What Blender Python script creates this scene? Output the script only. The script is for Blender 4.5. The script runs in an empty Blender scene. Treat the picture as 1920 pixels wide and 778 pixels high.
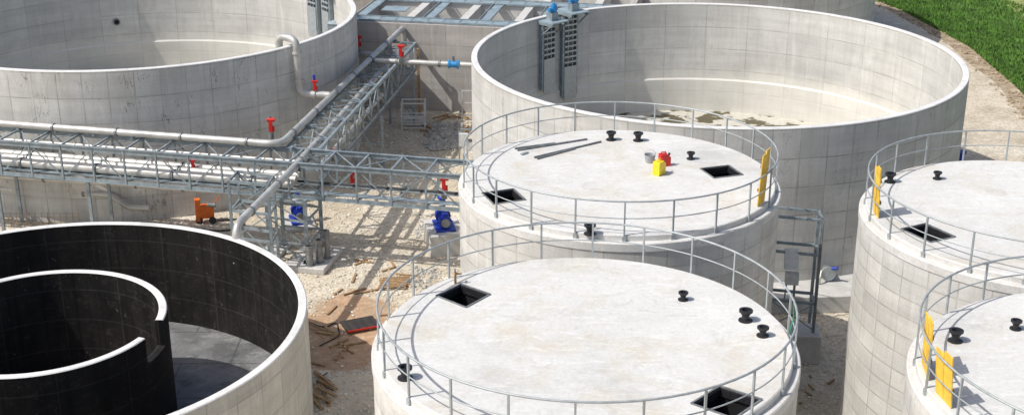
import bpy, bmesh, math, random
from mathutils import Vector, Matrix
random.seed(7)
sc=bpy.context.scene
cos,sin,pi,rad=math.cos,math.sin,math.pi,math.radians

# ---------------------------------------------------------------- materials
def newmat(name):
    m=bpy.data.materials.new(name); m.use_nodes=True
    nt=m.node_tree; b=nt.nodes['Principled BSDF']
    return m,nt,b
def N(nt,t,**k):
    n=nt.nodes.new(t)
    for a,v in k.items():
        if a in n.inputs.keys(): n.inputs[a].default_value=v
        else: setattr(n,a,v)
    return n
def L(nt,a,b): nt.links.new(a,b)
def ramp(nt,src,stops):
    r=nt.nodes.new('ShaderNodeValToRGB'); e=r.color_ramp.elements
    while len(e)<len(stops): e.new(0.5)
    for i,(p,c) in enumerate(stops):
        e[i].position=p; e[i].color=(c if len(c)==4 else (*c,1)) if hasattr(c,'__len__') else (c,c,c,1)
    L(nt,src,r.inputs[0]); return r.outputs[0]
def mix(nt,fac,a,b,mode='MIX'):
    n=nt.nodes.new('ShaderNodeMix'); n.data_type='RGBA'; n.blend_type=mode
    for s,v in ((0,fac),(6,a),(7,b)):
        if hasattr(v,'node'): L(nt,v,n.inputs[s])
        else: n.inputs[s].default_value=(v if s==0 else (*v,1))
    return n.outputs[2]
def mth(nt,op,a,b=0.0):
    n=nt.nodes.new('ShaderNodeMath'); n.operation=op
    for i,v in enumerate((a,b)):
        if hasattr(v,'node'): L(nt,v,n.inputs[i])
        else: n.inputs[i].default_value=v
    return n.outputs[0]
def mapping(nt,src,scale=(1,1,1),loc=(0,0,0)):
    n=nt.nodes.new('ShaderNodeMapping'); n.inputs['Scale'].default_value=scale; n.inputs['Location'].default_value=loc
    L(nt,src,n.inputs[0]); return n.outputs[0]
def noise(nt,vec,scale,detail=4,rough=0.55,dist=0.0):
    n=N(nt,'ShaderNodeTexNoise',Scale=scale,Detail=detail,Roughness=rough,Distortion=dist); L(nt,vec,n.inputs['Vector']); return n.outputs['Fac']
def bump(nt,b,h,strength,dist=0.02):
    n=N(nt,'ShaderNodeBump',Strength=strength,Distance=dist); L(nt,h,n.inputs['Height']); L(nt,n.outputs[0],b.inputs['Normal'])

def concrete_wall(name,base,pw,ph,line=0.5,streak=0.35,crack=0.0,warm=(1,0.98,0.925),seed=0,band=False):
    m,nt,b=newmat(name); tc=N(nt,'ShaderNodeTexCoord'); uv=mapping(nt,tc.outputs['UV'],loc=(seed*3.3,0,0))
    ob=tc.outputs['Object']
    c0=tuple(base*w for w in warm)
    big=noise(nt,uv,0.35,5,0.6)
    col=ramp(nt,big,[(0.3,tuple(x*0.84 for x in c0)),(0.7,tuple(x*1.08 for x in c0))])
    br=N(nt,'ShaderNodeTexBrick',offset=0.0,squash=1.0); L(nt,uv,br.inputs['Vector'])
    for k,v in (('Scale',1.0),('Mortar Size',0.032),('Mortar Smooth',0.5),('Brick Width',pw),('Row Height',ph),('Bias',0.0)): br.inputs[k].default_value=v
    br.inputs['Color1'].default_value=(1,1,1,1); br.inputs['Color2'].default_value=(0.82,0.825,0.83,1); br.inputs['Mortar'].default_value=(0.93,0.93,0.93,1)
    col=mix(nt,0.85,col,br.outputs['Color'],'MULTIPLY')
    n2=noise(nt,uv,0.9,3)
    lm=mth(nt,'MULTIPLY',br.outputs['Fac'],ramp(nt,n2,[(0.36,0.3),(0.6,1.0)]))
    col=mix(nt,mth(nt,'MULTIPLY',lm,line),col,(base*0.44,base*0.41,base*0.36))
    # broad weathering that leaves the panel joints
    st=noise(nt,mapping(nt,uv,(1.6,0.10,1)),2.2,5,0.65)
    col=mix(nt,mth(nt,'MULTIPLY',ramp(nt,st,[(0.5,0.0),(0.72,1.0)]),streak),col,(base*0.56,base*0.51,base*0.42))
    st2=noise(nt,mapping(nt,uv,(1.1,0.16,1),(9,4,0)),2.0,5,0.6)
    col=mix(nt,mth(nt,'MULTIPLY',ramp(nt,st2,[(0.55,0.0),(0.75,1.0)]),streak),col,(base*1.35,base*1.33,base*1.27))
    pat=noise(nt,mapping(nt,uv,(1,1,1),(13,7,0)),1.1,6,0.7,0.6)
    col=mix(nt,mth(nt,'MULTIPLY',ramp(nt,pat,[(0.52,0.0),(0.64,1.0)]),0.32),col,(base*0.68,base*0.66,base*0.60))
    ho=noise(nt,mapping(nt,uv,(0.12,1.5,1),(2,9,0)),1.6,4,0.6)
    col=mix(nt,0.55,col,ramp(nt,ho,[(0.35,0.82),(0.65,1.06)]),'MULTIPLY')
    fine=noise(nt,uv,14,3,0.7)
    col=mix(nt,0.45,col,ramp(nt,fine,[(0.25,0.72),(0.75,1.1)]),'MULTIPLY')
    if crack>0:
        ck=noise(nt,mapping(nt,uv,(1,0.28,1),(3,1,0)),1.5,5,0.55,0.4)
        d=mth(nt,'ABSOLUTE',mth(nt,'SUBTRACT',ck,0.5))
        cm=mth(nt,'MULTIPLY',mth(nt,'LESS_THAN',d,0.0055),ramp(nt,noise(nt,mapping(nt,uv,(1,1,1),(5,5,0)),0.45,2),[(0.5,0),(0.56,1)]))
        col=mix(nt,mth(nt,'MULTIPLY',cm,crack),col,(0.10,0.09,0.08))
    if band:
        sx=N(nt,'ShaderNodeSeparateXYZ'); L(nt,ob,sx.inputs[0])
        z=mth(nt,'ADD',sx.outputs[2],mth(nt,'MULTIPLY',mth(nt,'SUBTRACT',noise(nt,uv,0.8,4),0.5),1.3))
        bd=ramp(nt,mth(nt,'DIVIDE',z,8.0),[(0.26,1.0),(0.42,1.0),(0.50,0.0)])
        col=mix(nt,mth(nt,'MULTIPLY',bd,0.35),col,(base*1.3,base*1.26,base*1.12))
    L(nt,col,b.inputs['Base Color']); b.inputs['Roughness'].default_value=0.85
    h=mth(nt,'SUBTRACT',mth(nt,'MULTIPLY',fine,0.35),mth(nt,'MULTIPLY',br.outputs['Fac'],0.5))
    bump(nt,b,h,0.35,0.02)
    return m
def concrete_plain(name,base,stain=0.3,scale=0.5,warm=(1,0.98,0.94),stc=(0.30,0.22,0.12)):
    m,nt,b=newmat(name); tc=N(nt,'ShaderNodeTexCoord'); ob=tc.outputs['Object']
    n1=noise(nt,ob,scale,6,0.62,0.3); c0=tuple(base*w for w in warm)
    col=ramp(nt,n1,[(0.25,tuple(x*0.76 for x in c0)),(0.45,tuple(x*0.94 for x in c0)),(0.62,c0),(0.8,tuple(x*1.12 for x in c0))])
    n2=noise(nt,mapping(nt,ob,(1,1,1),(7,3,0)),scale*1.3,5,0.7,0.8)
    col=mix(nt,mth(nt,'MULTIPLY',ramp(nt,n2,[(0.50,0),(0.70,1)]),stain),col,stc)
    n4=noise(nt,mapping(nt,ob,(0.5,2.2,1),(1,8,0)),2.0,6,0.7,1.0)
    col=mix(nt,mth(nt,'MULTIPLY',ramp(nt,n4,[(0.53,0),(0.72,1)]),0.5),col,(base*1.3,base*1.3,base*1.28))
    n5=noise(nt,mapping(nt,ob,(1,1,1),(4,18,0)),1.1,6,0.75,1.5)
    col=mix(nt,mth(nt,'MULTIPLY',ramp(nt,n5,[(0.55,0),(0.65,1)]),0.36),col,(base*0.64,base*0.63,base*0.59))
    n3=noise(nt,ob,11,4,0.7)
    col=mix(nt,0.55,col,ramp(nt,n3,[(0.28,0.75),(0.7,1.08)]),'MULTIPLY')
    sp=noise(nt,mapping(nt,ob,(1,1,1),(2,2,2)),26,2,0.5)
    col=mix(nt,mth(nt,'MULTIPLY',ramp(nt,sp,[(0.70,0),(0.74,1)]),0.5),col,(base*0.45,base*0.42,base*0.38))
    L(nt,col,b.inputs['Base Color']); b.inputs['Roughness'].default_value=0.8
    bump(nt,b,n3,0.25,0.01); return m
def paint(name,col,rough=0.5,metal=0.0,var=0.15,scale=6):
    m,nt,b=newmat(name); tc=N(nt,'ShaderNodeTexCoord')
    n1=noise(nt,tc.outputs['Object'],scale,4,0.6)
    c=ramp(nt,n1,[(0.3,tuple(x*(1-var) for x in col)),(0.7,tuple(min(1,x*(1+var)) for x in col))])
    L(nt,c,b.inputs['Base Color']); b.inputs['Metallic'].default_value=metal
    r=ramp(nt,n1,[(0.3,max(0,rough-0.08)),(0.7,min(1,rough+0.1))]); L(nt,r,b.inputs['Roughness']); return m

M={}
M['wallD']=concrete_wall('digester_concrete',0.66,1.2,1.25,0.75,0.30,0.3,seed=1)
M['wallA']=concrete_wall('digester_concrete_streaky',0.68,1.2,1.25,0.7,0.38,0.6,seed=4)
M['inner']=concrete_wall('digester_inner_concrete',0.66,2.4,1.25,0.6,0.28,0.0,seed=2,band=True)
M['wallC']=concrete_wall('silo_concrete',0.66,1.0,0.62,0.65,0.32,0.0,seed=6)
M['wallF']=concrete_wall('coated_tank_concrete',0.66,1.2,1.25,0.6,0.35,0.0,warm=(1,0.965,0.88),seed=3)
M['bldg']=concrete_wall('basin_concrete',0.50,3.0,1.4,0.6,0.45,0.0,warm=(1,0.94,0.89),seed=9)
M['rim']=concrete_plain('rim_concrete',0.72,0.1,0.9,(1,0.99,0.97))
M['roof']=concrete_plain('roof_concrete',0.66,0.50,0.33,(1,0.99,0.955),(0.52,0.43,0.29))
M['ledge']=concrete_plain('ledge_concrete',0.66,0.15,0.8)
M['plinth']=concrete_plain('plinth_concrete',0.58,0.2,0.8)
M['steel']=paint('galvanised_steel',(0.27,0.32,0.35),0.5,0.3,0.28,3)
M['rail']=paint('railing_steel',(0.38,0.41,0.42),0.5,0.3,0.15,5)
M['pipe']=paint('stainless_pipe',(0.53,0.52,0.49),0.42,0.4,0.18,1.5)
M['dsteel']=paint('dull_steel',(0.23,0.24,0.245),0.5,0.4,0.3,4)
M['black']=paint('black_plastic',(0.018,0.018,0.02),0.45)
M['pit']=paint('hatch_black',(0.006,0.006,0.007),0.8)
M['blue']=paint('blue_paint',(0.015,0.045,0.36),0.4)
M['lblue']=paint('light_blue_paint',(0.03,0.25,0.55),0.4)
M['red']=paint('red_paint',(0.60,0.02,0.015),0.4)
M['orange']=paint('orange_paint',(0.75,0.16,0.02),0.5)
M['yellow']=paint('yellow_shuttering_board',(0.80,0.50,0.06),0.6,0,0.25,3)
M['yplastic']=paint('yellow_plastic',(0.85,0.62,0.02),0.4)
M['wood']=paint('timber',(0.36,0.23,0.12),0.8,0,0.35,5)
M['dwood']=paint('dark_formply',(0.045,0.036,0.032),0.6,0,0.3,4)
M['grate']=paint('grating',(0.32,0.40,0.44),0.5,0.3,0.2,2)
M['rubber']=paint('cable_black',(0.03,0.03,0.03),0.7)
M['white']=paint('grey_cabinet',(0.60,0.62,0.62),0.4)
M['green']=paint('green_rope',(0.02,0.28,0.14),0.7)
def coating(name,a,bcol,scuff=0.5):
    m,nt,b=newmat(name); tc=N(nt,'ShaderNodeTexCoord'); uv=tc.outputs['UV']
    n1=noise(nt,mapping(nt,uv,(1,0.5,1)),0.9,6,0.65,0.5)
    col=ramp(nt,n1,[(0.3,a),(0.7,bcol)])
    n2=noise(nt,mapping(nt,uv,(0.9,2.2,1),(3,0,0)),1.5,7,0.75,0.8)
    col=mix(nt,mth(nt,'MULTIPLY',ramp(nt,n2,[(0.54,0),(0.74,1)]),scuff),col,(0.09,0.082,0.074))
    n3=noise(nt,mapping(nt,uv,(2.5,0.12,1)),1.6,4,0.6)
    col=mix(nt,mth(nt,'MULTIPLY',ramp(nt,n3,[(0.5,0),(0.68,1)]),0.75),col,(0.003,0.003,0.003))
    n4=noise(nt,mapping(nt,uv,(1.6,1.0,1),(8,2,0)),3.2,6,0.8,0.6)
    col=mix(nt,mth(nt,'MULTIPLY',ramp(nt,n4,[(0.62,0),(0.70,1)]),0.5),col,(0.26,0.25,0.23))
    # panel joints showing through the coat
    br=N(nt,'ShaderNodeTexBrick',offset=0.0); L(nt,uv,br.inputs['Vector'])
    for k,v in (('Scale',1.0),('Mortar Size',0.03),('Mortar Smooth',0.6),('Brick Width',2.4),('Row Height',1.2)): br.inputs[k].default_value=v
    col=mix(nt,mth(nt,'MULTIPLY',br.outputs['Fac'],mth(nt,'MULTIPLY',n1,0.5)),col,(0.09,0.085,0.08))
    L(nt,col,b.inputs['Base Color']); b.inputs['Roughness'].default_value=0.6; b.inputs['Specular IOR Level'].default_value=0.25
    bump(nt,b,n2,0.3,0.02); return m
M['coat']=coating('bitumen_coating',(0.004,0.004,0.0045),(0.022,0.019,0.017),0.45)
m,nt,b=newmat('coated_floor'); tc=N(nt,'ShaderNodeTexCoord'); ob=tc.outputs['Object']
n1=noise(nt,ob,0.5,6,0.65,0.5); col=ramp(nt,n1,[(0.3,(0.10,0.103,0.108)),(0.7,(0.25,0.25,0.25))])
br=N(nt,'ShaderNodeTexBrick',offset=0.37); L(nt,mapping(nt,ob,(1,1,1),(0.6,0.3,0)),br.inputs['Vector'])
for k,v in (('Scale',1.0),('Mortar Size',0.05),('Mortar Smooth',0.6),('Brick Width',5.1),('Row Height',2.7)): br.inputs[k].default_value=v
br.inputs['Color1'].default_value=(1,1,1,1); br.inputs['Color2'].default_value=(.75,.75,.75,1)
col=mix(nt,mth(nt,'MULTIPLY',br.outputs['Fac'],0.6),col,(0.04,0.04,0.043))
n2=noise(nt,ob,1.4,7,0.78,1.2); col=mix(nt,mth(nt,'MULTIPLY',ramp(nt,n2,[(0.52,0),(0.66,1)]),0.5),col,(0.40,0.40,0.385))
n3=noise(nt,mapping(nt,ob,(1,1,1),(5,5,0)),0.9,6,0.7,1.0); col=mix(nt,mth(nt,'MULTIPLY',ramp(nt,n3,[(0.52,0),(0.62,1)]),0.5),col,(0.05,0.05,0.052))
L(nt,col,b.inputs['Base Color']); b.inputs['Roughness'].default_value=0.6; M['cfloor']=m
m,nt,b=newmat('digester_floor'); tc=N(nt,'ShaderNodeTexCoord'); ob=tc.outputs['Object']
n1=noise(nt,ob,0.7,5,0.6,0.3); n2=noise(nt,ob,3,4)
base=ramp(nt,n2,[(0.3,(0.46,0.44,0.38)),(0.7,(0.56,0.54,0.48))])
wet=ramp(nt,n1,[(0.50,0),(0.53,1)])
L(nt,mix(nt,wet,base,(0.10,0.085,0.045)),b.inputs['Base Color'])
L(nt,ramp(nt,wet,[(0,0.85),(1,0.5)]),b.inputs['Roughness']); M['dfloor']=m
m,nt,b=newmat('gravel_ground'); tc=N(nt,'ShaderNodeTexCoord'); ob=tc.outputs['Object']
n1=noise(nt,ob,0.22,6,0.65,0.5)
col=ramp(nt,n1,[(0.3,(0.45,0.38,0.285)),(0.5,(0.58,0.51,0.40)),(0.7,(0.70,0.64,0.54))])
vo=N(nt,'ShaderNodeTexVoronoi',Scale=7.0); L(nt,ob,vo.inputs['Vector'])
sx=N(nt,'ShaderNodeSeparateColor'); L(nt,vo.outputs['Color'],sx.inputs[0])
col=mix(nt,0.6,col,ramp(nt,sx.outputs[0],[(0,0.66),(0.5,0.95),(1,1.2)]),'MULTIPLY')
vo2=N(nt,'ShaderNodeTexVoronoi',Scale=19.0); L(nt,ob,vo2.inputs['Vector'])
sx2=N(nt,'ShaderNodeSeparateColor'); L(nt,vo2.outputs['Color'],sx2.inputs[0])
col=mix(nt,0.6,col,ramp(nt,sx2.outputs[1],[(0,0.62),(0.5,0.98),(1,1.2)]),'MULTIPLY')
sp=N(nt,'ShaderNodeSeparateXYZ'); L(nt,ob,sp.inputs[0])
def elmask(cx,cy,rx,ry,wob):
    dx=mth(nt,'DIVIDE',mth(nt,'SUBTRACT',sp.outputs[0],cx),rx); dy=mth(nt,'DIVIDE',mth(nt,'SUBTRACT',sp.outputs[1],cy),ry)
    d=mth(nt,'SQRT',mth(nt,'ADD',mth(nt,'MULTIPLY',dx,dx),mth(nt,'MULTIPLY',dy,dy)))
    d=mth(nt,'ADD',d,mth(nt,'MULTIPLY',mth(nt,'SUBTRACT',noise(nt,ob,0.9,5,0.65),0.5),wob))
    return ramp(nt,d,[(0.85,1),(1.0,0)])
soil=ramp(nt,noise(nt,ob,2.2,6,0.7),[(0.3,(0.32,0.175,0.09)),(0.55,(0.47,0.29,0.17)),(0.72,(0.60,0.47,0.33))])
col=mix(nt,mth(nt,'MULTIPLY',elmask(-6.6,48.6,2.2,4.0,1.0),0.88),col,soil)
col=mix(nt,mth(nt,'MULTIPLY',elmask(-6.0,43.5,1.6,1.6,0.6),0.8),col,(0.64,0.55,0.41))
damp=ramp(nt,noise(nt,mapping(nt,ob,(1,1,1),(30,12,0)),0.35,6,0.65,0.8),[(0.52,0),(0.64,1)])
col=mix(nt,mth(nt,'MULTIPLY',damp,0.4),col,(0.33,0.27,0.19))
L(nt,col,b.inputs['Base Color']); b.inputs['Roughness'].default_value=0.95
bump(nt,b,mth(nt,'ADD',vo.outputs['Distance'],mth(nt,'MULTIPLY',vo2.outputs['Distance'],0.5)),0.5,0.04); M['gravel']=m
m,nt,b=newmat('bare_soil'); tc=N(nt,'ShaderNodeTexCoord'); ob=tc.outputs['Object']
n1=noise(nt,ob,1.2,7,0.7); L(nt,ramp(nt,n1,[(0.3,(0.19,0.14,0.09)),(0.5,(0.35,0.27,0.18)),(0.7,(0.54,0.45,0.34))]),b.inputs['Base Color'])
b.inputs['Roughness'].default_value=1; bump(nt,b,n1,0.7,0.2); M['soil']=m
m,nt,b=newmat('grass_field'); tc=N(nt,'ShaderNodeTexCoord'); ob=tc.outputs['Object']
n1=noise(nt,ob,0.35,6,0.65); n2=noise(nt,ob,5,5,0.7)
col=ramp(nt,n1,[(0.3,(0.065,0.145,0.022)),(0.55,(0.10,0.20,0.032)),(0.75,(0.16,0.26,0.05))])
col=mix(nt,0.8,col,ramp(nt,n2,[(0.3,0.45),(0.7,1.3)]),'MULTIPLY')
L(nt,col,b.inputs['Base Color']); b.inputs['Roughness'].default_value=0.9; bump(nt,b,n2,1,0.15); M['grass']=m
M['straw']=paint('pale_field_grass',(0.24,0.27,0.09),0.9,0,0.4,1.5)
M['blade']=paint('grass_blades',(0.095,0.205,0.03),0.8,0,0.5,0.8)
M['stone']=paint('limestone_chips',(0.64,0.59,0.49),0.9,0,0.3,1.7)
M['rubble']=paint('grey_rubble',(0.38,0.37,0.34),0.9,0,0.4,2.5)

# ---------------------------------------------------------------- mesh builder
class MB:
    def __init__(s): s.v=[];s.f=[];s.m=[];s.uv=[];s.sm=[];s.mats=[]
    def mi(s,k):
        if k not in s.mats: s.mats.append(k)
        return s.mats.index(k)
    def face(s,pts,k,uv=None,smooth=False):
        i=len(s.v); s.v.extend([tuple(p) for p in pts]); s.f.append(tuple(range(i,i+len(pts)))); s.m.append(s.mi(k)); s.sm.append(smooth)
        s.uv.append(uv or [(p[0],p[1]) for p in pts])
    def grid(s,rows,k,uvs=None,smooth=True,closed=False):
        i0=len(s.v); n=len(rows[0])
        for r in rows: s.v.extend([tuple(p) for p in r])
        kk=s.mi(k)
        for a in range(len(rows)-1):
            for b_ in range(n if closed else n-1):
                c_=(b_+1)%n
                s.f.append((i0+a*n+b_,i0+a*n+c_,i0+(a+1)*n+c_,i0+(a+1)*n+b_)); s.m.append(kk); s.sm.append(smooth)
                if uvs: s.uv.append([uvs[a][b_],uvs[a][b_+1],uvs[a+1][b_+1],uvs[a+1][b_]])
                else: s.uv.append([(0,0)]*4)
    def beam(s,p1,p2,w,h,k,up=(0,0,1)):
        p1=Vector(p1);p2=Vector(p2);d=(p2-p1).normalized();u=Vector(up)
        if abs(d.dot(u))>0.98: u=Vector((0,1,0))
        x=d.cross(u).normalized()*w/2; y=x.cross(d).normalized()*h/2
        i=len(s.v)
        for p in (p1,p2):
            for a,b_ in ((-1,-1),(1,-1),(1,1),(-1,1)): s.v.append(tuple(p+x*a+y*b_))
        kk=s.mi(k); Ln=(p2-p1).length
        for q in ((0,1,2,3),(7,6,5,4),(0,4,5,1),(1,5,6,2),(2,6,7,3),(3,7,4,0)):
            s.f.append(tuple(i+j for j in q)); s.m.append(kk); s.sm.append(False); s.uv.append([(0,0),(Ln,0),(Ln,h),(0,h)])
    def box(s,c,size,k,rot=0,tilt=None):
        c=Vector(c); R=Matrix.Rotation(rot,3,'Z')
        if tilt: R=R@Matrix.Rotation(tilt,3,'X')
        i=len(s.v); sx_,sy_,sz_=[q/2 for q in size]
        for z in (-1,1):
            for a,b_ in ((-1,-1),(1,-1),(1,1),(-1,1)): s.v.append(tuple(c+R@Vector((a*sx_,b_*sy_,z*sz_))))
        kk=s.mi(k)
        dims=[(size[0],size[1])]*2+[(size[0],size[2]),(size[1],size[2])]*2
        for q,(du,dv) in zip(((3,2,1,0),(4,5,6,7),(0,1,5,4),(1,2,6,5),(2,3,7,6),(3,0,4,7)),dims):
            s.f.append(tuple(i+j for j in q)); s.m.append(kk); s.sm.append(False); s.uv.append([(0,0),(du,0),(du,dv),(0,dv)])
    def sweep(s,pts,r,k,n=10,cap=True):
        pts=[Vector(p) for p in pts]; rows=[]
        t=(pts[1]-pts[0]).normalized(); u=Vector((0,0,1)) if abs(t.z)<0.9 else Vector((1,0,0))
        nrm=t.cross(u).normalized()
        for i,p in enumerate(pts):
            if i==0: t=(pts[1]-p)
            elif i==len(pts)-1: t=p-pts[i-1]
            else: t=(pts[i+1]-p).normalized()+(p-pts[i-1]).normalized()
            t=t.normalized(); nrm=(nrm-t*nrm.dot(t)).normalized(); bn=t.cross(nrm)
            rows.append([p+(nrm*cos(2*pi*j/n)+bn*sin(2*pi*j/n))*r for j in range(n)])
        s.grid(rows,k,closed=True)
        if cap: s.face(rows[0][::-1],k); s.face(rows[-1],k)
    def pipe(s,pts,r,k,bend=None,n=12,collar=None,ck=None):
        pts=[Vector(p) for p in pts]; bend=bend or r*2.6; out=[pts[0]]
        for i in range(1,len(pts)-1):
            a,b_,c_=pts[i-1],pts[i],pts[i+1]; d1=(a-b_).normalized(); d2=(c_-b_).normalized()
            bb=min(bend,(a-b_).length*0.45,(c_-b_).length*0.45)
            q0=b_+d1*bb;q1=b_+d2*bb
            for j in range(7):
                t=j/6; out.append(q0*(1-t)**2+b_*2*t*(1-t)+q1*t*t)
        out.append(pts[-1]); s.sweep(out,r,k,n)
        if collar:
            for a,b_ in zip(pts[:-1],pts[1:]):
                Ln=(b_-a).length; m_=int(Ln/collar); d=(b_-a).normalized()
                for j in range(m_):
                    c_=a+d*((j+0.5)*Ln/m_); s.sweep([c_-d*0.05,c_+d*0.05],r*1.28,ck or 'dsteel',n)
    def cyl(s,p1,p2,r,k,n=16): s.sweep([p1,p2],r,k,n)
    def revolve(s,cx,cy,prof,mats,n=128,a0=0,a1=2*pi,smooth=True):
        full=abs(a1-a0-2*pi)<1e-6
        R0=max(p[0] for p in prof); v=prof[0][1]
        for (r0,z0),(r1,z1),k in zip(prof[:-1],prof[1:],mats):
            dl=math.hypot(r1-r0,z1-z0); rows=[];uvs=[]
            for r_,z_,vv in ((r0,z0,v),(r1,z1,v+dl)):
                pts=[];uu=[]
                for j in range(n+1):
                    a=a0+(a1-a0)*j/n; uu.append((a*R0,z_ if abs(z1-z0)>0.3 else vv))
                    if j<n or not full: pts.append((cx+r_*cos(a),cy+r_*sin(a),z_))
                rows.append(pts);uvs.append(uu)
            s.grid(rows,k,uvs,smooth,closed=full); v+=dl
    def disc(s,cx,cy,r,z,k,holes=(),n=128):
        bm=bmesh.new(); edges=[]
        def loop(pts):
            vs=[bm.verts.new((x,y,z)) for x,y in pts]
            for i in range(len(vs)): edges.append(bm.edges.new((vs[i],vs[(i+1)%len(vs)])))
        loop([(cx+r*cos(2*pi*j/n),cy+r*sin(2*pi*j/n)) for j in range(n)])
        for h in holes: loop(h)
        bmesh.ops.triangle_fill(bm,edges=edges,use_beauty=True)
        for f in bm.faces:
            pts=[tuple(v.co) for v in f.verts]
            if f.normal.z<0: pts=pts[::-1]
            s.face(pts,k)
        bm.free()
    def build(s,name,parent=None):
        me=bpy.data.meshes.new(name); me.from_pydata(s.v,[],s.f)
        for k in s.mats: me.materials.append(M[k])
        me.polygons.foreach_set('material_index',s.m); me.polygons.foreach_set('use_smooth',s.sm)
        ul=me.uv_layers.new(name='UVMap'); flat=[c for fu in s.uv for p in fu for c in p]
        ul.data.foreach_set('uv',flat); me.update()
        o=bpy.data.objects.new(name,me); sc.collection.objects.link(o)
        if parent: o.parent=parent
        return o
def empty(name):
    o=bpy.data.objects.new(name,None); sc.collection.objects.link(o); return o

# ---------------------------------------------------------------- terrain
g=MB(); g.face([(-1500,-500,0),(1500,-500,0),(1500,2500,0),(-1500,2500,0)],'gravel'); g.build('gravel_ground')
rnd=random.Random(3)
def samp(poly,y):
    for a,b_ in zip(poly[:-1],poly[1:]):
        if a[1]<=y<=b_[1]: return a[0]+(b_[0]-a[0])*(y-a[1])/(b_[1]-a[1])
    return poly[-1][0]
def strip(name,left,right,z,k,amp):
    n=120; mb=MB(); rows=[]
    y0=left[0][1];y1=left[-1][1]
    pl=0
    for i in range(n*2+1):
        y=y0+(y1-y0)*(i/(2*n))**1.6
        pl=pl*0.6+rnd.uniform(-amp,amp); xl=samp(left,y)+pl; xr=samp(right,y)
        rows.append([(xl,y,z),(xr,y,z)])
    mb.grid(rows,k,smooth=False); return mb.build(name)
grass_edge=[(30,30),(32.5,70),(33.5,84),(33.9,95),(32.2,107.5),(30.4,113),(24,140),(10,200),(-60,400),(-300,1200)]
soil_edge=[(27.6,30),(30.2,70),(31.7,84),(32.3,95),(30.8,107.5),(28.9,113),(22,140),(7,200),(-65,400),(-310,1200)]
far=[(1400,30),(1400,1200)]
strip('bare_soil_verge',soil_edge,[(x+6,y) for x,y in grass_edge],0.004,'soil',0.2)
strip('grass_field',grass_edge,far,0.05,'grass',0.35)
strip('pale_field_strip',[(39.8,80),(39.9,101),(41.3,113),(55,200),(200,1200)],[(90,80),(90,200),(500,1200)],0.06,'straw',0.15)
mb=MB(); rg=random.Random(5)
for i in range(16000):
    y=rg.uniform(78,116); xe=samp(grass_edge,y)
    x=xe+ (rg.random()**1.5)*11-0.45
    h=rg.uniform(0.12,0.32); 
    for q in range(2):
        a=rg.uniform(0,2*pi); w=rg.uniform(0.03,0.08); lx,ly=rg.uniform(-.12,.12),rg.uniform(-.12,.12)
        mb.face([(x-w*cos(a),y-w*sin(a),0.0),(x+w*cos(a),y+w*sin(a),0.0),(x+lx,y+ly,0.05+h)],'blade')
mb.build('grass_tufts')
def rocks(name,k,regions,seed):
    r=random.Random(seed); mb=MB(); kk=mb.mi(k)
    for (x0,x1,y0,y1,n,smin,smax,test) in regions:
        for i in range(n):
            x=r.uniform(x0,x1);y=r.uniform(y0,y1)
            if test and not test(x,y): continue
            s_=smin+(smax-smin)*r.random()**3; i0=len(mb.v); a=r.uniform(0,pi)
            for dx,dy,dz in ((1,0,0),(0,1,0),(-1,0,0),(0,-1,0),(0,0,.7),(0,0,-.5)):
                q=s_*r.uniform(.6,1.2); ex=dx*cos(a)-dy*sin(a); ey=dx*sin(a)+dy*cos(a)
                mb.v.append((x+ex*q+r.uniform(-.2,.2)*s_,y+ey*q+r.uniform(-.2,.2)*s_,s_*.25+dz*q))
            for q in ((0,1,4),(1,2,4),(2,3,4),(3,0,4),(1,0,5),(2,1,5),(3,2,5),(0,3,5)):
                mb.f.append(tuple(i0+j for j in q)); mb.m.append(kk); mb.sm.append(False); mb.uv.append([(0,0)]*3)
    return mb.build(name)
circ=[(9.9,63.5,12.0),(-20.75,72.5,12.2),(3.68,43.33,5.6),(1.88,30.97,5.6),(16.87,39.7,5.7),(15.35,28.5,5.7),(-16.0,40.8,9.1)]
def free(x,y): return all(math.hypot(x-a,y-b_)>c_ for a,b_,c_ in circ)
def soilless(x,y): return free(x,y) and not (((x+6.6)/1.7)**2+((y-48.6)/3.8)**2<1 and random.random()<0.85)
rocks('gravel_stones','stone',[(-11,0,42,80,13000,.03,.10,soilless),(7,15,38,53,4000,.03,.10,free),(-26,-9,56,64,2500,.03,.09,free),(22,32,65,100,1200,.03,.07,None)],11)
rocks('soil_clods','soil',[(29,34.5,70,112,2600,.04,.16,lambda x,y: samp(soil_edge,y)-.2<x<samp(grass_edge,y)+.2)],13)
rocks('rubble_heap','rubble',[(-4.9,-2.9,71.5,76.5,700,.06,.3,free),(-4.6,-3.2,58.5,61.5,160,.04,.2,free),(-4.4,-3.2,52.5,55,130,.04,.16,free)],14)

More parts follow.
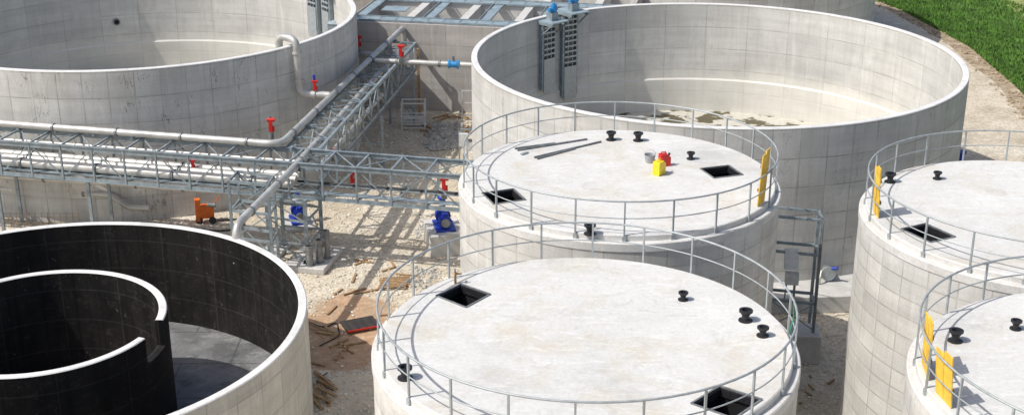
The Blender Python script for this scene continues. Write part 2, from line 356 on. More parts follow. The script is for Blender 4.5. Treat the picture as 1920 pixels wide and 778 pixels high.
# ---------------------------------------------------------------- open digester tanks
def guide_unit(mb,cx,cy,R,ang,zb,zt):
    er=Vector((cos(ang),sin(ang),0)); et=Vector((-sin(ang),cos(ang),0)); c_=Vector((cx,cy,0))
    p=lambda r_,t,z: c_+er*r_+et*t+Vector((0,0,z))
    for t in (-.48,.48): mb.beam(p(R-.16,t,zb),p(R-.16,t,zt),.12,.24,'steel',er)
    for t in (-.16,.16): mb.beam(p(R-.25,t,zb+1.2),p(R-.25,t,zt+.5),.06,.08,'steel',er)
    mb.beam(p(R-.06,0,zb),p(R-.06,0,zt),.9,.06,'dsteel',er)
    mb.beam(p(R-.30,0,zb-.2),p(R-.30,0,zb+1.7),.86,.05,'rail',er)
    z=zb+1.95
    while z<zt-.2:
        mb.beam(p(R-.30,-.42,z),p(R-.30,.42,z),.05,.10,'rail'); z+=.30
    mb.beam(p(R-1.15,0,zt+.1),p(R+.45,0,zt+.1),1.25,.07,'grate')
    for t in (-.6,.6):
        mb.beam(p(R-1.1,t,zt-.0),p(R+.4,t,zt-.0),.07,.16,'steel'); mb.beam(p(R-1.05,t,zt),p(R-.1,t,zt-.8),.06,.06,'steel')
    mb.beam(p(R-.5,0,zt+.13),p(R-.5,0,zt+.55),.5,.4,'steel',er)
    mb.cyl(p(R-.5,-.1,zt+.55),p(R-.5,-.1,zt+.95),.17,'lblue'); mb.cyl(p(R-.5,-.3,zt+.72),p(R-.5,.3,zt+.72),.11,'lblue')
    mb.cyl(p(R-.5,-.1,zt+.95),p(R-.5,-.1,zt+1.05),.09,'lblue')
def port(mb,cx,cy,R,ang,z,k,r=.22):
    er=Vector((cos(ang),sin(ang),0)); c_=Vector((cx,cy,z))
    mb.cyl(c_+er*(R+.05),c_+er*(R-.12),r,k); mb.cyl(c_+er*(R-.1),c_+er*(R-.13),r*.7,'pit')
def digester(cx,cy,wall,units=(),ports=(),R=12.1):
    root=empty('open_concrete_digester_tank'); h=7.6; t=.30
    mb=MB(); mb.revolve(cx,cy,[(R,-.05),(R,h-.03),(R-.03,h),(R-t+.03,h),(R-t,h-.03),(R-t,3.25),(R-t-.08,3.15),(R-t-.08,1.3)],[wall,'rim','rim','rim','inner','inner','inner'],n=192)
    mb.build('wall',root)
    mb=MB(); mb.disc(cx,cy,R-t-.07,1.3,'dfloor'); mb.build('floor',root)
    if units:
        mb=MB()
        for a,zb,zt in units: guide_unit(mb,cx,cy,R-t,rad(a),zb,zt)
        mb.build('mixer_guide_rails',root)
    if ports:
        mb=MB()
        for a,z,k in ports: port(mb,cx,cy,R-t,rad(a),z,k)
        mb.build('wall_ports',root)
    return root
digester(9.9,63.5,'wallD',[(134,3.6,7.35),(126,2.9,7.65)],[(6,2.8,'blue')],R=11.88)
digester(-20.75,72.5,'wallA',[(42,4.6,8.2),(34,4.6,8.2)],[(112,4.6,'dsteel')])
digester(15,100,'wallD')
digester(-17.5,110,'wallA')

# ---------------------------------------------------------------- covered silo tanks
def vent(mb,x,y,z,h=.32,r=.10):
    prof=[(r*1.9,z),(r*1.9,z+.03),(r,z+.05),(r,z+h*.55),(r*1.25,z+h*.6),(r*1.1,z+h*.8),(r*1.85,z+h*.82),(r*1.85,z+h),(r*1.1,z+h),(r*.9,z+h*.7)]
    mb.revolve(x,y,prof,['black']*9,n=20); mb.disc(x,y,r*.95,z+h*.75,'pit',n=16)
def railing(mb,cx,cy,R,z0,n=22,off=0):
    for i in range(n):
        a=off+2*pi*i/n; x,y=cx+R*cos(a),cy+R*sin(a)
        mb.beam((x,y,z0-.18),(x,y,z0+1.1),.05,.05,'rail',(cos(a),sin(a),0))
        mb.beam((x-cos(a)*.08,y-sin(a)*.08,z0-.12),(x+cos(a)*.05,y+sin(a)*.05,z0-.12),.12,.16,'rail')
    m_=96
    for z,r_ in ((z0+1.1,.030),(z0+.55,.018)):
        pts=[(cx+R*cos(off+2*pi*j/m_),cy+R*sin(off+2*pi*j/m_),z) for j in range(m_+1)]
        mb.sweep(pts,r_,'rail',8)
def silo(cx,cy,R,hatches,vents,boards=(),off=0.0):
    root=empty('covered_concrete_silo_tank'); z=8.5
    mb=MB(); holes=[h for h in hatches]
    mb.revolve(cx,cy,[(R-.03,-.05),(R-.03,8.0),(R,8.02),(R,8.27),(R-.03,8.3),(R-.2,8.3),(R-.2,8.47),(R-.23,8.5)],['wallC','ledge','ledge','ledge','ledge','ledge','ledge'],n=160)
    mb.build('wall',root)
    mb=MB(); mb.disc(cx,cy,R-.23,z,'roof',holes,n=160)
    for h in hatches:
        for a,b_ in zip(h,h[1:]+h[:1]):
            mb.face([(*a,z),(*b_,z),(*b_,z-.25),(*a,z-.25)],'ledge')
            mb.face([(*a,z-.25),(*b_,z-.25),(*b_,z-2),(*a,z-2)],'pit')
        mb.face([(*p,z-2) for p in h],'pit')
    mb.build('roof_slab',root)
    mb=MB()
    for h in hatches:
        c_=(sum(p[0] for p in h)/4,sum(p[1] for p in h)/4)
        for a,b_ in zip(h,h[1:]+h[:1]):
            mb.beam((*a,z+.012),(*b_,z+.012),.05,.03,'dsteel')
            q=lambda p:(c_[0]+(p[0]-c_[0])*.93,c_[1]+(p[1]-c_[1])*.93)
            mb.beam((*q(a),z-.12),(*q(b_),z-.12),.04,.2,'black')
    mb.build('hatch_frames',root)
    mb=MB()
    for v_ in vents: vent(mb,*v_[:2],z if len(v_)<3 else v_[2],*(v_[3:] if len(v_)>3 else ()))
    mb.build('vent_stubs',root)
    mb=MB(); railing(mb,cx,cy,R-.19,z,off=off); mb.build('railing',root)
    if boards:
        mb=MB()
        for a,w,h,lean in boards:
            er=Vector((cos(a),sin(a),0)); et=Vector((-sin(a),cos(a),0)); p=Vector((cx,cy,z+.02))+er*(R-.36)
            for s_ in (-1,1):
                q=p+et*s_*w*.26
                mb.beam(q,q+Vector((0,0,h+s_*.05))+er*lean,w*.5,.03,'yellow',er)
            mb.beam(p+et*(-w*.45)+Vector((0,0,h*.3))-er*.04,p+et*(w*.45)+Vector((0,0,h*.3))-er*.04,.03,.1,'wood')
            mb.beam(p+et*(-w*.45)+Vector((0,0,h*.75))-er*.04+er*lean*.7,p+et*(w*.45)+Vector((0,0,h*.75))-er*.04+er*lean*.7,.03,.1,'wood')
        mb.build('yellow_boards',root)
    return root
silo(3.68,43.33,5.53,[[(-1.0,41.7),(.05,42.1),(.45,41.05),(-.6,40.65)],[(6.6,44.15),(7.65,44.5),(8.0,43.5),(6.95,43.15)]],
     [(3.7,47.4),(4.7,47.3),(6.4,45.2,8.5,.26,.08),(2.4,38.1)],[(math.atan2(-2.7,4.5),.6,1.8,.08)],.1)
silo(1.88,30.97,5.5,[[(-2.1,33.55),(-1.45,34.35),(-.6,33.65),(-1.25,32.8)],[(4.2,27.55),(5.0,28.4),(5.9,27.75),(5.1,26.85)]],
     [(-2.6,28.8),(4.7,33.3,8.5,.24,.075),(6.2,32.0),(6.5,31.1,8.5,.26,.085)],(),.05)
silo(16.87,39.7,5.6,[[(12.1,38.5),(13.0,38.95),(13.6,37.85),(12.7,37.4)]],[(12.9,42.8),(14.6,43.1,8.5,.26,.08)],[(pi,.6,1.6,.08)],.0)
silo(15.35,28.5,5.6,[],[(11.4,30.8),(13.2,31.5,8.5,.26,.08)],[(pi-.12,.9,1.45,.05),(pi+.15,.8,1.25,.12)],.03)

mb=MB()
for a,b_ in (((.2,46.1),(2.8,47.4)),((.8,45.3),(3.3,47.1)),((.9,45.15),(2.3,46.3)),((.1,46.3),(1.6,46.9))):
    mb.cyl((*a,8.54),(*b_,8.54),.035,'dsteel',8)
mb.box((.45,45.75,8.53),(.35,.1,.06),'rail',.8)
mb.build('scaffold_tubes')
mb=MB(); mb.revolve(4.9,44.85,[(.15,8.51),(.2,8.8),(.21,8.8),(.18,8.78),(.14,8.54)],['rail']*4,n=24); mb.disc(4.9,44.85,.15,8.6,'rubble',n=24)
hp=[(4.9+.2*cos(t),44.85,8.8+.16*sin(t)) for t in [pi*i/8 for i in range(9)]]; mb.sweep(hp,.008,'rail',5); mb.build('mortar_bucket')
def jerry(name,x,y,k,rot,s_):
    mb=MB(); R=Matrix.Rotation(rot,3,'Z')
    prof=[(-.2,0),(.2,0),(.2,.34),(.08,.46),(-.2,.46)]
    prof=[(a*s_,b_*s_) for a,b_ in prof]; w=.13*s_
    P3=lambda a,z,t: tuple(Vector((x,y,8.505))+R@Vector((a,t,0))+Vector((0,0,z)))
    mb.face([P3(a,z,-w) for a,z in prof],k); mb.face([P3(a,z,w) for a,z in prof][::-1],k)
    for i in range(5):
        a,b_=prof[i],prof[(i+1)%5]; mb.face([P3(*a,-w),P3(*a,w),P3(*b_,w),P3(*b_,-w)],k)
    mb.cyl(P3(.15*s_,.38*s_,0),P3(.2*s_,.47*s_,0),.045*s_,'black' if k=='red' else 'red',10)
    mb.sweep([P3(-.16*s_,.46*s_,0),P3(-.14*s_,.54*s_,0),P3(.02*s_,.54*s_,0),P3(.06*s_,.46*s_,0)],.022*s_,k,6)
    o=mb.build(name); bv=o.modifiers.new('b','BEVEL'); bv.width=.02; bv.segments=2
jerry('red_jerrycan',5.38,44.5,'red',.3,.95); jerry('yellow_jerrycan',5.1,43.6,'yplastic',.9,1.05)
mb=MB(); mb.cyl((-1.6,34.4,8.5),(-1.6,34.4,8.85),.035,'wood',8); mb.cyl((-1.6,34.4,8.8),(-1.42,34.4,8.8),.03,'wood',8); mb.box((-1.6,34.4,8.9),(.05,.2,.03),'dsteel'); mb.build('standpipe_tap')
mb=MB(); mb.pipe([(7.15,30.75,9.6),(7.2,30.8,9.2),(7.12,30.7,8.9),(7.2,30.75,8.6)],.015,'green',n=6); mb.build('green_rope')

# ---------------------------------------------------------------- black coated tank with inner ring
root=empty('black_lined_concrete_tank'); cx,cy,R=-16.0,40.8,8.97
mb=MB(); mb.revolve(cx,cy,[(R,-.05),(R,4.27),(R-.03,4.3),(R-.27,4.3),(R-.3,4.27),(R-.3,.1)],['wallF','rim','rim','rim','coat'],n=192)
mb.disc(cx,cy,R-.29,.1,'cfloor'); mb.build('outer_wall',root)
mb=MB(); r=4.2; zs=3.35
mb.revolve(cx,cy,[(r,.1),(r,zs),(r-.28,zs),(r-.28,.1)],['coat','coat','coat'],n=128)
a0,a1=rad(-1),rad(340)
mb.revolve(cx,cy,[(r,zs),(r,4.27),(r-.03,4.3),(r-.25,4.3),(r-.28,4.27),(r-.28,zs)],['coat','rim','rim','rim','coat'],n=120,a0=a0,a1=a1)
for a in (a0,a1): mb.face([(cx+q*cos(a),cy+q*sin(a),z) for q,z in ((r,zs),(r,4.27),(r-.03,4.3),(r-.25,4.3),(r-.28,4.27),(r-.28,zs))],'coat')
mb.build('inner_ring_wall',root)

# ---------------------------------------------------------------- pipe bridge
def truss(mb,p0,p1,width,z0,z1,bays,ch=.24):
    p0=Vector((*p0,0));p1=Vector((*p1,0));d=(p1-p0).normalized();nrm=Vector((-d.y,d.x,0)); Ln=(p1-p0).length
    Z=lambda z:Vector((0,0,z))
    for o in (0,width):
        q0=p0+nrm*o;q1=p1+nrm*o
        mb.beam(q0+Z(z1-ch/2),q1+Z(z1-ch/2),.03,ch,'steel'); mb.beam(q0+Z(z1-.015),q1+Z(z1-.015),.14,.025,'steel')
        mb.beam(q0+Z(z0+.09),q1+Z(z0+.09),.03,.18,'steel'); mb.beam(q0+Z(z0+.012),q1+Z(z0+.012),.12,.02,'steel')
        for i in range(bays+1):
            a=q0+d*(Ln*i/bays); mb.beam(a+Z(z0),a+Z(z1-.03),.08,.08,'steel',d)
            if i<bays:
                b_=q0+d*(Ln*(i+1)/bays); off=nrm*.04
                if i%2: a2,b2=a+Z(z1-.12),b_+Z(z0+.12)
                else: a2,b2=a+Z(z0+.12),b_+Z(z1-.12)
                mb.beam(a2+off,b2+off,.03,.06,'steel')
    for i in range(bays+1):
        a=p0+d*(Ln*i/bays)
        mb.beam(a+Z(z1-.06),a+nrm*width+Z(z1-.06),.08,.08,'steel'); mb.beam(a+Z(z0+.06),a+nrm*width+Z(z0+.06),.08,.1,'steel')
        if i<bays:
            b_=p0+d*(Ln*(i+1)/bays)
            if i%2: mb.beam(a+Z(z1-.05),b_+nrm*width+Z(z1-.05),.05,.03,'steel')
            else: mb.beam(a+nrm*width+Z(z1-.05),b_+Z(z1-.05),.05,.03,'steel')
root=empty('steel_pipe_bridge')
ud=Vector((14.4,-3.2,0)).normalized()
def mainpt(x,off=0,z=0):
    t=(x+9.2)/ud.x; p=Vector((-9.2,55.2,z))+ud*t; return p+Vector((-ud.y,ud.x,0))*off
mb=MB(); a=mainpt(-36);b_=mainpt(.9); truss(mb,(a.x,a.y),(b_.x,b_.y),1.9,3.2,4.9,24)
truss(mb,(-8.72,57.2),(-5.7,77.0),1.5,3.2,4.9,13)
mb.build('truss',root)
mb=MB()
for off in (.35,1.5):
    p,q=mainpt(-36,off,3.42),mainpt(.5,off,3.42); mb.beam(p,q,.4,.03,'steel')
for k_ in range(4):
    p,q=mainpt(-36,1.4+k_*.06,3.46),mainpt(.5,1.4+k_*.06,3.46); mb.cyl(p,q,.022,'rubber',6)
for x,y in ((-9.15,54.95),(-8.75,56.85),(-10.95,55.6),(-10.6,57.3)):
    mb.beam((x,y,.25),(x,y,3.25),.16,.16,'steel',(1,0,0)); mb.box((x,y,.26),(.4,.4,.04),'steel')
for z in (1.1,2.2,3.1):
    mb.beam((-9.15,54.95,z),(-10.95,55.6,z),.07,.09,'steel'); mb.beam((-8.75,56.85,z),(-10.6,57.3,z),.07,.09,'steel'); mb.beam((-9.15,54.95,z),(-8.75,56.85,z),.07,.09,'steel')
for a,b_ in ((.35,1.1),(1.1,2.2),(2.2,3.1)):
    mb.beam((-9.15,54.9,a),(-10.95,55.55,b_),.05,.05,'steel'); mb.beam((-9.1,54.95,b_),(-8.7,56.85,a),.05,.05,'steel')
fx=[(-12.35,54.6),(-10.55,54.1),(-12.2,55.9),(-10.5,55.2)]
for x,y in fx: mb.beam((x,y,0),(x,y,4.3),.12,.12,'steel',(1,0,0))
for z in (1.6,2.9,4.25):
    for i,j in ((0,1),(2,3),(0,2),(1,3)): mb.beam((*fx[i],z),(*fx[j],z),.07,.12,'steel')
for z0_,z1_ in ((.2,1.6),(1.6,2.9),(2.9,4.2)): mb.beam((*fx[0],z0_),(*fx[1],z1_),.05,.05,'steel'); mb.beam((*fx[3],z0_),(*fx[2],z1_),.05,.05,'steel')
for x,y in ((-6.9,67.6),(-8.4,67.8),(-5.85,76.2),(-7.3,76.5),(-24.2,58.9),(-23.9,60.5),(-19.6,57.9),(-19.2,59.6),(-33,60.8),(-33,62.5)):
    mb.beam((x,y,0),(x,y,3.25),.14,.14,'steel',(1,0,0))
for a,b_ in (((-6.9,67.6),(-8.4,67.8)),((-5.85,76.2),(-7.3,76.5))):
    mb.beam((*a,.3),(*b_,3.1),.06,.06,'steel'); mb.beam((*a,1.7),(*b_,1.7),.06,.06,'steel')
mb.beam((-5.85,76.2,3.2),(-5.85,76.2,4.9),.12,.12,'steel',(1,0,0))
mb.build('supports',root)
mb=MB()
c1=mainpt(-10.75,1.55,5.14)
mb.pipe([mainpt(-36,1.7,5.14),c1,(-7.05,77.0,5.14),(-6.6,79.6,5.14),(-6.6,79.6,4.2)],.165,'pipe',bend=.75,collar=2.9)
for i in range(14):
    p=mainpt(-35+i*1.9,1.68,4.95); mb.box(p,(.12,.34,.14),'steel',-.22)
for i in range(11): mb.box((-9.9+i*.29,58.5+i*1.86,4.95),(.4,.1,.14),'steel',-.15)
for off,r_,z in ((.5,.21,3.68),(1.0,.18,3.72),(1.45,.18,3.75),(1.6,.09,4.35)):
    mb.pipe([mainpt(-36,off,z),mainpt(-9.9,off,z)],r_,'pipe',collar=3.7)
mb.pipe([(-6.6,76,4.55),(-9.62,54.4,4.75),(-10.72,48.1,4.78),(-10.76,47.9,3.3)],.165,'pipe',bend=.5,collar=3.1)
mb.pipe([(-7.1,70,3.7),(-8.9,58,3.7)],.13,'pipe',collar=3)
cxa,cya=-20.75,72.5
q=lambda r_,z:(cxa+.8*r_,cya-.6*r_,z)
mb.pipe([q(11.25,7.0),q(11.25,8.0),q(12.5,8.0),q(12.5,5.2),(-9.2,64.9,5.14)],.19,'pipe',bend=.5,collar=1.4,ck='pipe')
mb.pipe([(-7.6,72.3,5.0),(-.4,71.0,5.0)],.16,'pipe',collar=2.4)
mb.pipe([(-7.9,76.5,4.2),(-8.9,76.8,4.2),(-9.4,78,3.6)],.2,'pipe')
mb.pipe([(-34,63.2,1.5),(-25,61.2,1.5),(-19.3,60.3,1.5),(-18.6,60.2,.9),(-17.5,60.1,.9)],.15,'pipe',collar=2.2)
mb.pipe([(-22.6,60.75,1.5),(-22.6,60.75,0.0)],.15,'pipe',collar=.7)
mb.pipe([(-34,62.4,2.3),(-26,61.0,2.3),(-12,58.3,2.3)],.12,'pipe',collar=2.2)
mb.build('pipes',root)
def valve(mb,x,y,z,s_=1,c='red'):
    mb.cyl((x,y,z-.1*s_),(x,y,z+.25*s_),.13*s_,'dsteel',12); mb.box((x,y,z+.5*s_),(.17*s_,.17*s_,.6*s_),c); mb.box((x+.12*s_,y,z+.4*s_),(.12*s_,.1*s_,.25*s_),c)
    mb.cyl((x-.16*s_,y,z+.85*s_),(x+.22*s_,y,z+.85*s_),.1*s_,c,12); mb.cyl((x,y,z+.8*s_),(x,y,z+1.05*s_),.05*s_,'dsteel',8)
mb=MB()
valve(mb,-9.95,64.9,5.2,.8); valve(mb,-6.15,71.8,5.1,1.0,'red'); valve(mb,-11.1,58.6,5.0,.95); valve(mb,-3.1,56.9,2.7,1.0); valve(mb,-8.6,60.3,3.3,.6); valve(mb,-9.1,77.2,4.3,1.0); valve(mb,-14.6,57.6,3.6,.7); valve(mb,-7.6,59.5,2.2,.8)
for dx in (-.25,.25): mb.cyl((-3.23+dx-.05,71.5-dx*.18,5.0),(-3.23+dx+.05,71.5-dx*.18,5.0),.25,'lblue')
mb.cyl((-3.42,71.52,5.0),(-3.04,71.46,5.0),.18,'lblue'); mb.cyl((-3.23,71.5,5.0),(-3.23,71.5,5.45),.07,'dsteel')
mb.cyl((-9.95,64.9,5.9),(-9.95,64.9,6.2),.07,'blue')
mb.build('valves',root)

mb=MB(); mb.box((-9.0,55.6,.14),(1.9,2.6,.28),'plinth',-.2); mb.box((-11,56.5,.1),(1.0,2.2,.2),'plinth',-.2)
o=mb.build('bridge_foundation_plinth'); bv=o.modifiers.new('b','BEVEL'); bv.width=.03
mb=MB()
for x,y,h in ((-9.0,54.6,.95),(-8.62,54.95,1.1),(-8.35,55.45,1.35)):
    mb.revolve(x,y,[(.16,.28),(.16,.28+h),(.13,.28+h),(.13,.4)],['dsteel']*3,n=20)
    mb.revolve(x,y,[(.2,.28),(.2,.32),(.16,.32)],['dsteel']*2,n=20)
mb.build('upright_pipe_stubs')

def pump(name,x,y,s_=1,plinth=True,rot=0.):
    root=empty(name); R=Matrix.Rotation(rot,3,'Z'); P3=lambda a,b_,z: tuple(Vector((x,y,0))+R@Vector((a*s_,b_*s_,0))+Vector((0,0,z)))
    z0=1.05 if plinth else .2
    mb=MB(); mb.box((x,y,z0/2),(1.6*s_,2.2*s_,z0),'plinth',rot); o=mb.build('plinth',root); bv=o.modifiers.new('b','BEVEL'); bv.width=.03
    mb=MB()
    mb.box((x,y,z0+.06),(.9*s_,1.4*s_,.12),'blue',rot)
    mb.cyl(P3(0,-.6,z0+.42),P3(0,.05,z0+.42),.24*s_,'blue',18)
    for i in range(7): mb.cyl(P3(0,-.55+i*.09,z0+.42),P3(0,-.53+i*.09,z0+.42),.29*s_,'blue',18)
    mb.cyl(P3(0,-.68,z0+.42),P3(0,-.6,z0+.42),.2*s_,'dsteel',18); mb.box(P3(0,-.3,z0+.72),(.25*s_,.25*s_,.18*s_),'blue',rot)
    mb.cyl(P3(0,.05,z0+.42),P3(0,.2,z0+.42),.1*s_,'dsteel'); mb.cyl(P3(0,.2,z0+.45),P3(0,.5,z0+.45),.36*s_,'blue',20)
    mb.cyl(P3(0,.35,z0+.6),P3(0,.35,z0+1.3),.14*s_,'blue'); mb.cyl(P3(0,.35,z0+1.28),P3(0,.35,z0+1.36),.24*s_,'blue'); mb.cyl(P3(0,.35,z0+1.0),P3(0,.35,z0+1.06),.24*s_,'white')
    mb.cyl(P3(0,.35,z0+1.36),P3(0,.35,z0+1.7),.13*s_,'pipe')
    mb.build('motor_and_volute',root)
pump('blue_pump',-3.15,57.3,1,True,.2); pump('blue_pump',-10.35,60.2,.9,False,.3); 
mb=MB()
mb.cyl((21.7,62.6,2.1),(22.3,62.4,2.1),.35,'white'); mb.cyl((22.3,62.4,2.1),(22.9,62.2,2.1),.26,'blue'); mb.cyl((22.2,62.45,2.1),(22.2,62.45,2.9),.18,'blue'); mb.cyl((22.2,62.45,2.9),(22.2,62.45,3.0),.25,'blue')
mb.build('side_entry_mixer')
mb=MB(); mb.cyl((13.4,52.3,1.15),(13.4,51.75,1.15),.24,'dsteel'); mb.cyl((13.4,51.75,1.15),(13.4,51.69,1.15),.32,'rail'); mb.cyl((13.45,51.8,1.35),(13.75,51.6,1.45),.07,'blue'); mb.pipe([(13.1,51.7,1.3),(13.0,51.5,1.0),(13.0,51.5,.8)],.05,'pipe'); mb.build('manway_valve')

mb=MB(); mb.box((12.9,51.4,.38),(5.4,2.3,.76),'plinth',.06); mb.box((11.25,46.3,.6),(1.2,1.2,1.2),'plinth',-.1)
for o in [mb.build('concrete_apron')]: bv=o.modifiers.new('b','BEVEL'); bv.width=.03
mb=MB(); A=(9.85,46.5);B=(11.54,46.05);C2=(9.95,47.4);D2=(11.6,47.0)
for p,z0_ in ((A,0),(B,1.2),(C2,0),(D2,0)): mb.beam((*p,z0_),(*p,5.85),.11,.11,'steel',(1,0,0))
for z in (5.8,4.4,2.4): 
    for p,q_ in ((A,B),(C2,D2),(A,C2),(B,D2)): mb.beam((*p,z),(*q_,z),.08,.1,'steel')
mb.beam((*A,1.2),(*B,2.4),.04,.04,'steel'); mb.beam((*A,2.4),(*B,1.3),.04,.04,'steel'); mb.beam((B[0],B[1]-.1,5.8),(B[0],B[1]-.1,1.3),.03,.2,'dsteel',(0,1,0))
mb.box((10.55,46.3,4.15),(.52,.3,.8),'white',-.1,-.35); mb.box((10.6,46.2,3.4),(.5,.3,.45),'white',-.1); mb.cyl((10.75,46.3,2.5),(10.75,46.3,3.2),.05,'steel'); mb.cyl((10.4,46.3,2.5),(10.45,46.3,3.2),.03,'steel')
mb.build('steel_support_frame')

# ---------------------------------------------------------------- basin building at the back
root=empty('concrete_basin_building'); th=rad(-10.7); ex=Vector((cos(th),sin(th),0)); ey=Vector((-sin(th),cos(th),0)); O=Vector((-10.2,80.2,0))
P=lambda u,v,z: O+ex*u+ey*v+Vector((0,0,z))
W=17.;Dp=30.;H=5.4
mb=MB()
def wallseg(u0,v0,u1,v1,t,z0,z1,k='bldg'): mb.beam(P(u0,v0,(z0+z1)/2),P(u1,v1,(z0+z1)/2),t,z1-z0,k)
wallseg(0,0.2,W,0.2,.4,-.05,H); wallseg(.2,.4,.2,Dp,.4,-.05,H); wallseg(W-.2,.4,W-.2,Dp,.4,-.05,H)
for v in (6.2,6.9,13.0,20,29.8): wallseg(.4,v,W-.4,v,.3,0,H-.003,'plinth')
for u in (3.6,7.0,10.4,13.8):
    wallseg(u,.4,u,6.05,.5,0,H-.006,'plinth'); wallseg(u+.8,7.05,u+.8,12.85,.5,0,H-.006,'plinth')
mb.face([P(.4,.4,3.6),P(W-.4,.4,3.6),P(W-.4,Dp,3.6),P(.4,Dp,3.6)],'plinth')
mb.build('basin_walls',root)
mb=MB()
mb.beam(P(.1,.8,H+.03),P(W,.8,H+.03),1.1,.05,'grate'); mb.beam(P(0,6.55,H+.03),P(W,6.55,H+.03),1.2,.05,'grate')
for i in range(17): mb.beam(P(i,.3,H+.062),P(i,1.35,H+.062),.05,.012,'dsteel'); mb.beam(P(i,6.,H+.062),P(i,7.15,H+.062),.05,.012,'dsteel')
for v in (.25,1.35,5.95,7.15): mb.beam(P(0,v,H+.08),P(W,v,H+.08),.06,.1,'steel')
for u in (0.6,4.9,8.4,11.9): 
    mb.beam(P(u,1.4,H+.04),P(u,5.9,H+.04),.5,.05,'grate'); mb.beam(P(u-.35,1.4,H+.1),P(u-.35,5.9,H+.1),.05,.1,'steel'); mb.beam(P(u+.35,1.4,H+.1),P(u+.35,5.9,H+.1),.05,.1,'steel')
for u,v,w,d in ((2.0,9.5,2.2,1.6),(6.0,10,2.,2.4),(10.5,9.6,2.4,1.6),(2.2,3.6,1.6,1.2)): mb.box(P(u,v,H+.06),(w,d,.06),'grate',th)
for i in range(9): mb.beam(P(.2,7.4+i*1.2,H),P(.2,7.4+i*1.2,H+1.0),.05,.05,'steel',(1,0,0))
for z in (.5,1.0): mb.beam(P(.2,7.4,H+z),P(.2,17.,H+z),.05,.05,'steel')
mb.build('steel_gratings',root)
mb=MB(); mb.box(P(7.4,8.6,H+.35),(1.2,.8,.6),'wood',th); mb.box(P(7.1,8.2,H+.5),(.3,.3,.5),'orange',th); mb.build('material_crate',root)
mb=MB()
a=P(.1,-1.3,5.2);mb.box(a,(1.2,1.3,.9),'steel',th); mb.face([P(-.5,-2,5.65),P(.7,-2,5.65),P(.35,-1.0,6.3),P(-.2,-1.0,6.3)],'steel'); mb.face([P(-.5,-.6,5.65),P(.7,-.6,5.65),P(.35,-1.0,6.3),P(-.2,-1.0,6.3)],'steel')
mb.face([P(-.5,-2,5.65),P(-.5,-.6,5.65),P(-.2,-1.0,6.3)],'steel'); mb.face([P(.7,-2,5.65),P(.7,-.6,5.65),P(.35,-1.0,6.3)],'steel')
mb.beam(P(-.4,-1.9,0),P(-.4,-1.9,4.8),.12,.12,'steel',(1,0,0)); mb.beam(P(.6,-1.9,0),P(.6,-1.9,4.8),.12,.12,'steel',(1,0,0))
mb.build('sheet_metal_hopper')

# ---------------------------------------------------------------- site clutter
mb=MB(); x0,y0=-6.5,75.2
for dx in (0,1.35):
    for dy in (0,.9): mb.beam((x0+dx,y0+dy,0),(x0+dx,y0+dy,1.7),.07,.07,'white',(1,0,0))
for z in (.15,.8,1.65):
    mb.beam((x0,y0,z),(x0+1.35,y0,z),.05,.07,'white'); mb.beam((x0,y0+.9,z),(x0+1.35,y0+.9,z),.05,.07,'white'); mb.beam((x0,y0,z),(x0,y0+.9,z),.05,.07,'white'); mb.beam((x0+1.35,y0,z),(x0+1.35,y0+.9,z),.05,.07,'white')
for i in range(5): mb.beam((x0+.05,y0+.1+i*.16,.35+i*.12),(x0+1.3,y0+.1+i*.16,.35+i*.12),.14,.03,'white')
mb.build('steel_access_stand')
mb=MB(); mb.beam((-5.65,78.2,0),(-5.65,78.2,4.2),.16,.16,'wood',(1,0,0)); mb.beam((-5.65,78.2,4.1),(-5.65,79.3,3.4),.1,.1,'wood'); mb.build('timber_post')
mb=MB(); 
for dx in (0,1.5): mb.beam((-2.9+dx*.6,69.6,0),(-2.9+dx*.6,69.6,1.9),.08,.08,'steel',(1,0,0))
mb.beam((-2.9,69.6,1.85),(-2.0,69.6,1.85),.08,.08,'steel'); mb.beam((-2.9,69.6,1.2),(-2.0,69.6,1.2),.08,.08,'steel'); mb.box((-2.65,69.5,1.3),(.5,.25,.7),'white'); mb.box((-2.2,69.5,.9),(.35,.2,.5),'white')
mb.build('equipment_rack')
mb=MB(); 
for dx in (0,1.0): mb.beam((-3.0+dx,77.2,0),(-3.0+dx,77.2,1.9),.06,.06,'white',(1,0,0))
for z in (.3,1.1,1.85): mb.beam((-3,77.2,z),(-2.,77.2,z),.05,.06,'white')
mb.build('site_barrier')
mb=MB(); x,y=-14.9,60.6
mb.box((x,y,.55),(.7,.5,.6),'orange',.3); mb.box((x-.35,y-.2,.7),(.25,.35,1.1),'orange',.3); mb.cyl((x+.1,y-.1,.9),(x+.5,y-.1,.9),.12,'dsteel'); 
for dx in (-.3,.35): mb.cyl((x+dx,y-.35,.18),(x+dx,y-.27,.18),.18,'rubber')
mb.beam((x+.3,y,.9),(x+.7,y,1.3),.05,.05,'orange'); mb.build('orange_compressor')
mb=MB(); mb.pipe([(-14.4,60.5,.1),(-13.2,60.9,.05),(-12.9,59.6,.05),(-14.2,59.2,.05),(-15.6,59.8,.05),(-16.2,59.0,.05)],.04,'rubber',bend=.5,n=8); mb.build('black_hose')
mb=MB(); Rb=Matrix.Rotation(.42,3,'Z'); cb=Vector((-6.2,48.95,0))
mb.box(cb+Vector((0,0,.15)),(1.4,1.0,.05),'dwood',.42); mb.box(cb+Rb@Vector((0,-.52,.15)),(1.4,.035,.07),'red',.42)
for i in range(4): mb.box(cb+Rb@Vector((-.5+i*.34,0,.187)),(.05,.9,.02),'rubber',.42)
mb.box(cb+Vector((0,0,.06)),(1.1,.7,.12),'wood',.42)
mb.build('shuttering_panel')
def junk(name,spec,k='wood'):
    mb=MB()
    for (x,y,z,l,w,h,r_) in spec: mb.box((x,y,z),(l,w,h),k,r_)
    mb.build(name)
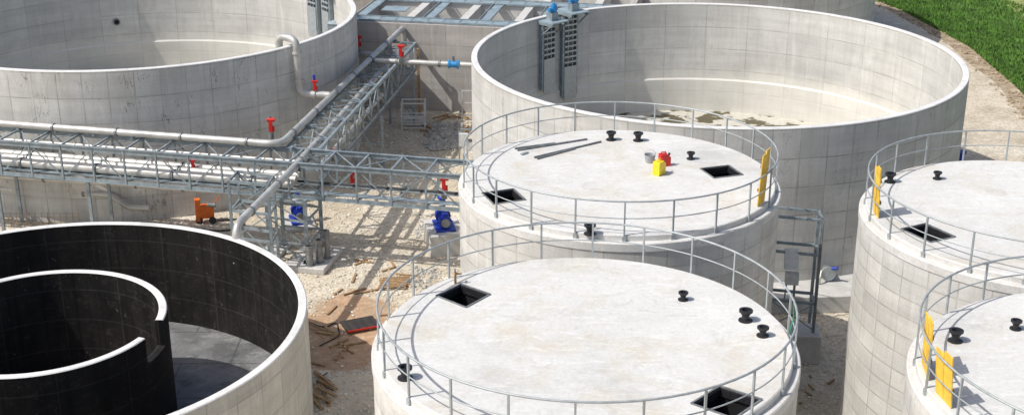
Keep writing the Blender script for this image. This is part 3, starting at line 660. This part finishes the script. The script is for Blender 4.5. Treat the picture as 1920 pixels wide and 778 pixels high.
junk('broken_timber_pallet',[(-7.0+random.uniform(-.2,.3),42.6+i*.32,.08+.05*(i%3),1.1,.12,.05,-1.0+random.uniform(-.3,.3)) for i in range(7)]+[(-6.9,43.4,.04,.1,2.0,.08,.3)])
junk('wooden_pallet',[(-5.2+i*.02,52.6+i*.17,.14,1.2,.11,.03,.15) for i in range(7)]+[(-5.7+i*.5,53.1,.06,.1,1.1,.1,.15) for i in range(3)])
junk('timber_offcuts',[(random.uniform(-7.6,-4.4),random.uniform(45,56),.05,random.uniform(.3,1.2),.09,.05,random.uniform(0,3)) for i in range(26)])
junk('timber_offcuts',[(random.uniform(-5,-2.6),random.uniform(74,78),.07,random.uniform(.5,1.6),.12,.08,random.uniform(0,3)) for i in range(12)])
junk('scrap_pieces',[(random.uniform(8.6,12),random.uniform(38.5,45),.05,random.uniform(.1,.45),.07,.06,random.uniform(0,3)) for i in range(26)])
mb=MB(); mb.pipe([(-8.3,49.3,.04),(-7.6,48.8,.04),(-7.2,49.4,.03),(-6.9,48.1,.04),(-7.6,47.2,.04)],.025,'rubber',bend=.3,n=6); mb.pipe([(-7.0,45,.03),(-7.4,44.3,.03),(-6.6,43.6,.03)],.02,'rubber',bend=.3,n=6); mb.build('loose_cable')
mb=MB()
for i in range(9): mb.cyl((-8.2+random.uniform(-.4,.4),48.9+random.uniform(-.4,.4),.06),(-7.2+random.uniform(-.4,.4),48.2+random.uniform(-.5,.5),.05),.012,'wood',5)
mb.build('rebar_offcuts')
mb=MB()
for i in range(13): mb.cyl((-24.5+i*.3,59.9,0),(-24.5+i*.3,59.9,.75),.012,'wood',5)
for z in (.2,.5,.7): mb.cyl((-24.5,59.9,z),(-20.9,59.9,z),.01,'wood',5)
mb.build('rebar_starter_mesh')

# ---------------------------------------------------------------- light, sky, camera
w=bpy.data.worlds.new("World"); sc.world=w; w.use_nodes=True; nt=w.node_tree; bg=nt.nodes['Background']
sky=nt.nodes.new('ShaderNodeTexSky'); sky.sky_type='NISHITA'; sky.sun_disc=False
EL,AZ=rad(51),rad(251)
sky.sun_elevation=EL; sky.sun_rotation=AZ; sky.dust_density=3; nt.links.new(sky.outputs[0],bg.inputs[0]); bg.inputs[1].default_value=.13
sd=bpy.data.lights.new('sun','SUN'); sd.energy=4.0; sd.angle=rad(.5); sd.color=(1,.965,.90)
so=bpy.data.objects.new('sun',sd); sc.collection.objects.link(so)
tosun=Vector((sin(AZ)*cos(EL),cos(AZ)*cos(EL),sin(EL))); so.rotation_euler=tosun.to_track_quat('Z','Y').to_euler()
cd=bpy.data.cameras.new('camera'); cam=bpy.data.objects.new('camera',cd); sc.collection.objects.link(cam)
cam.location=(0,0,24); cam.rotation_euler=(rad(69),0,0); cd.sensor_width=36; cd.lens=46.875; cd.clip_end=5000; sc.camera=cam
sc.view_settings.view_transform='Standard'; sc.view_settings.look='None'; sc.view_settings.exposure=0; sc.view_settings.gamma=1
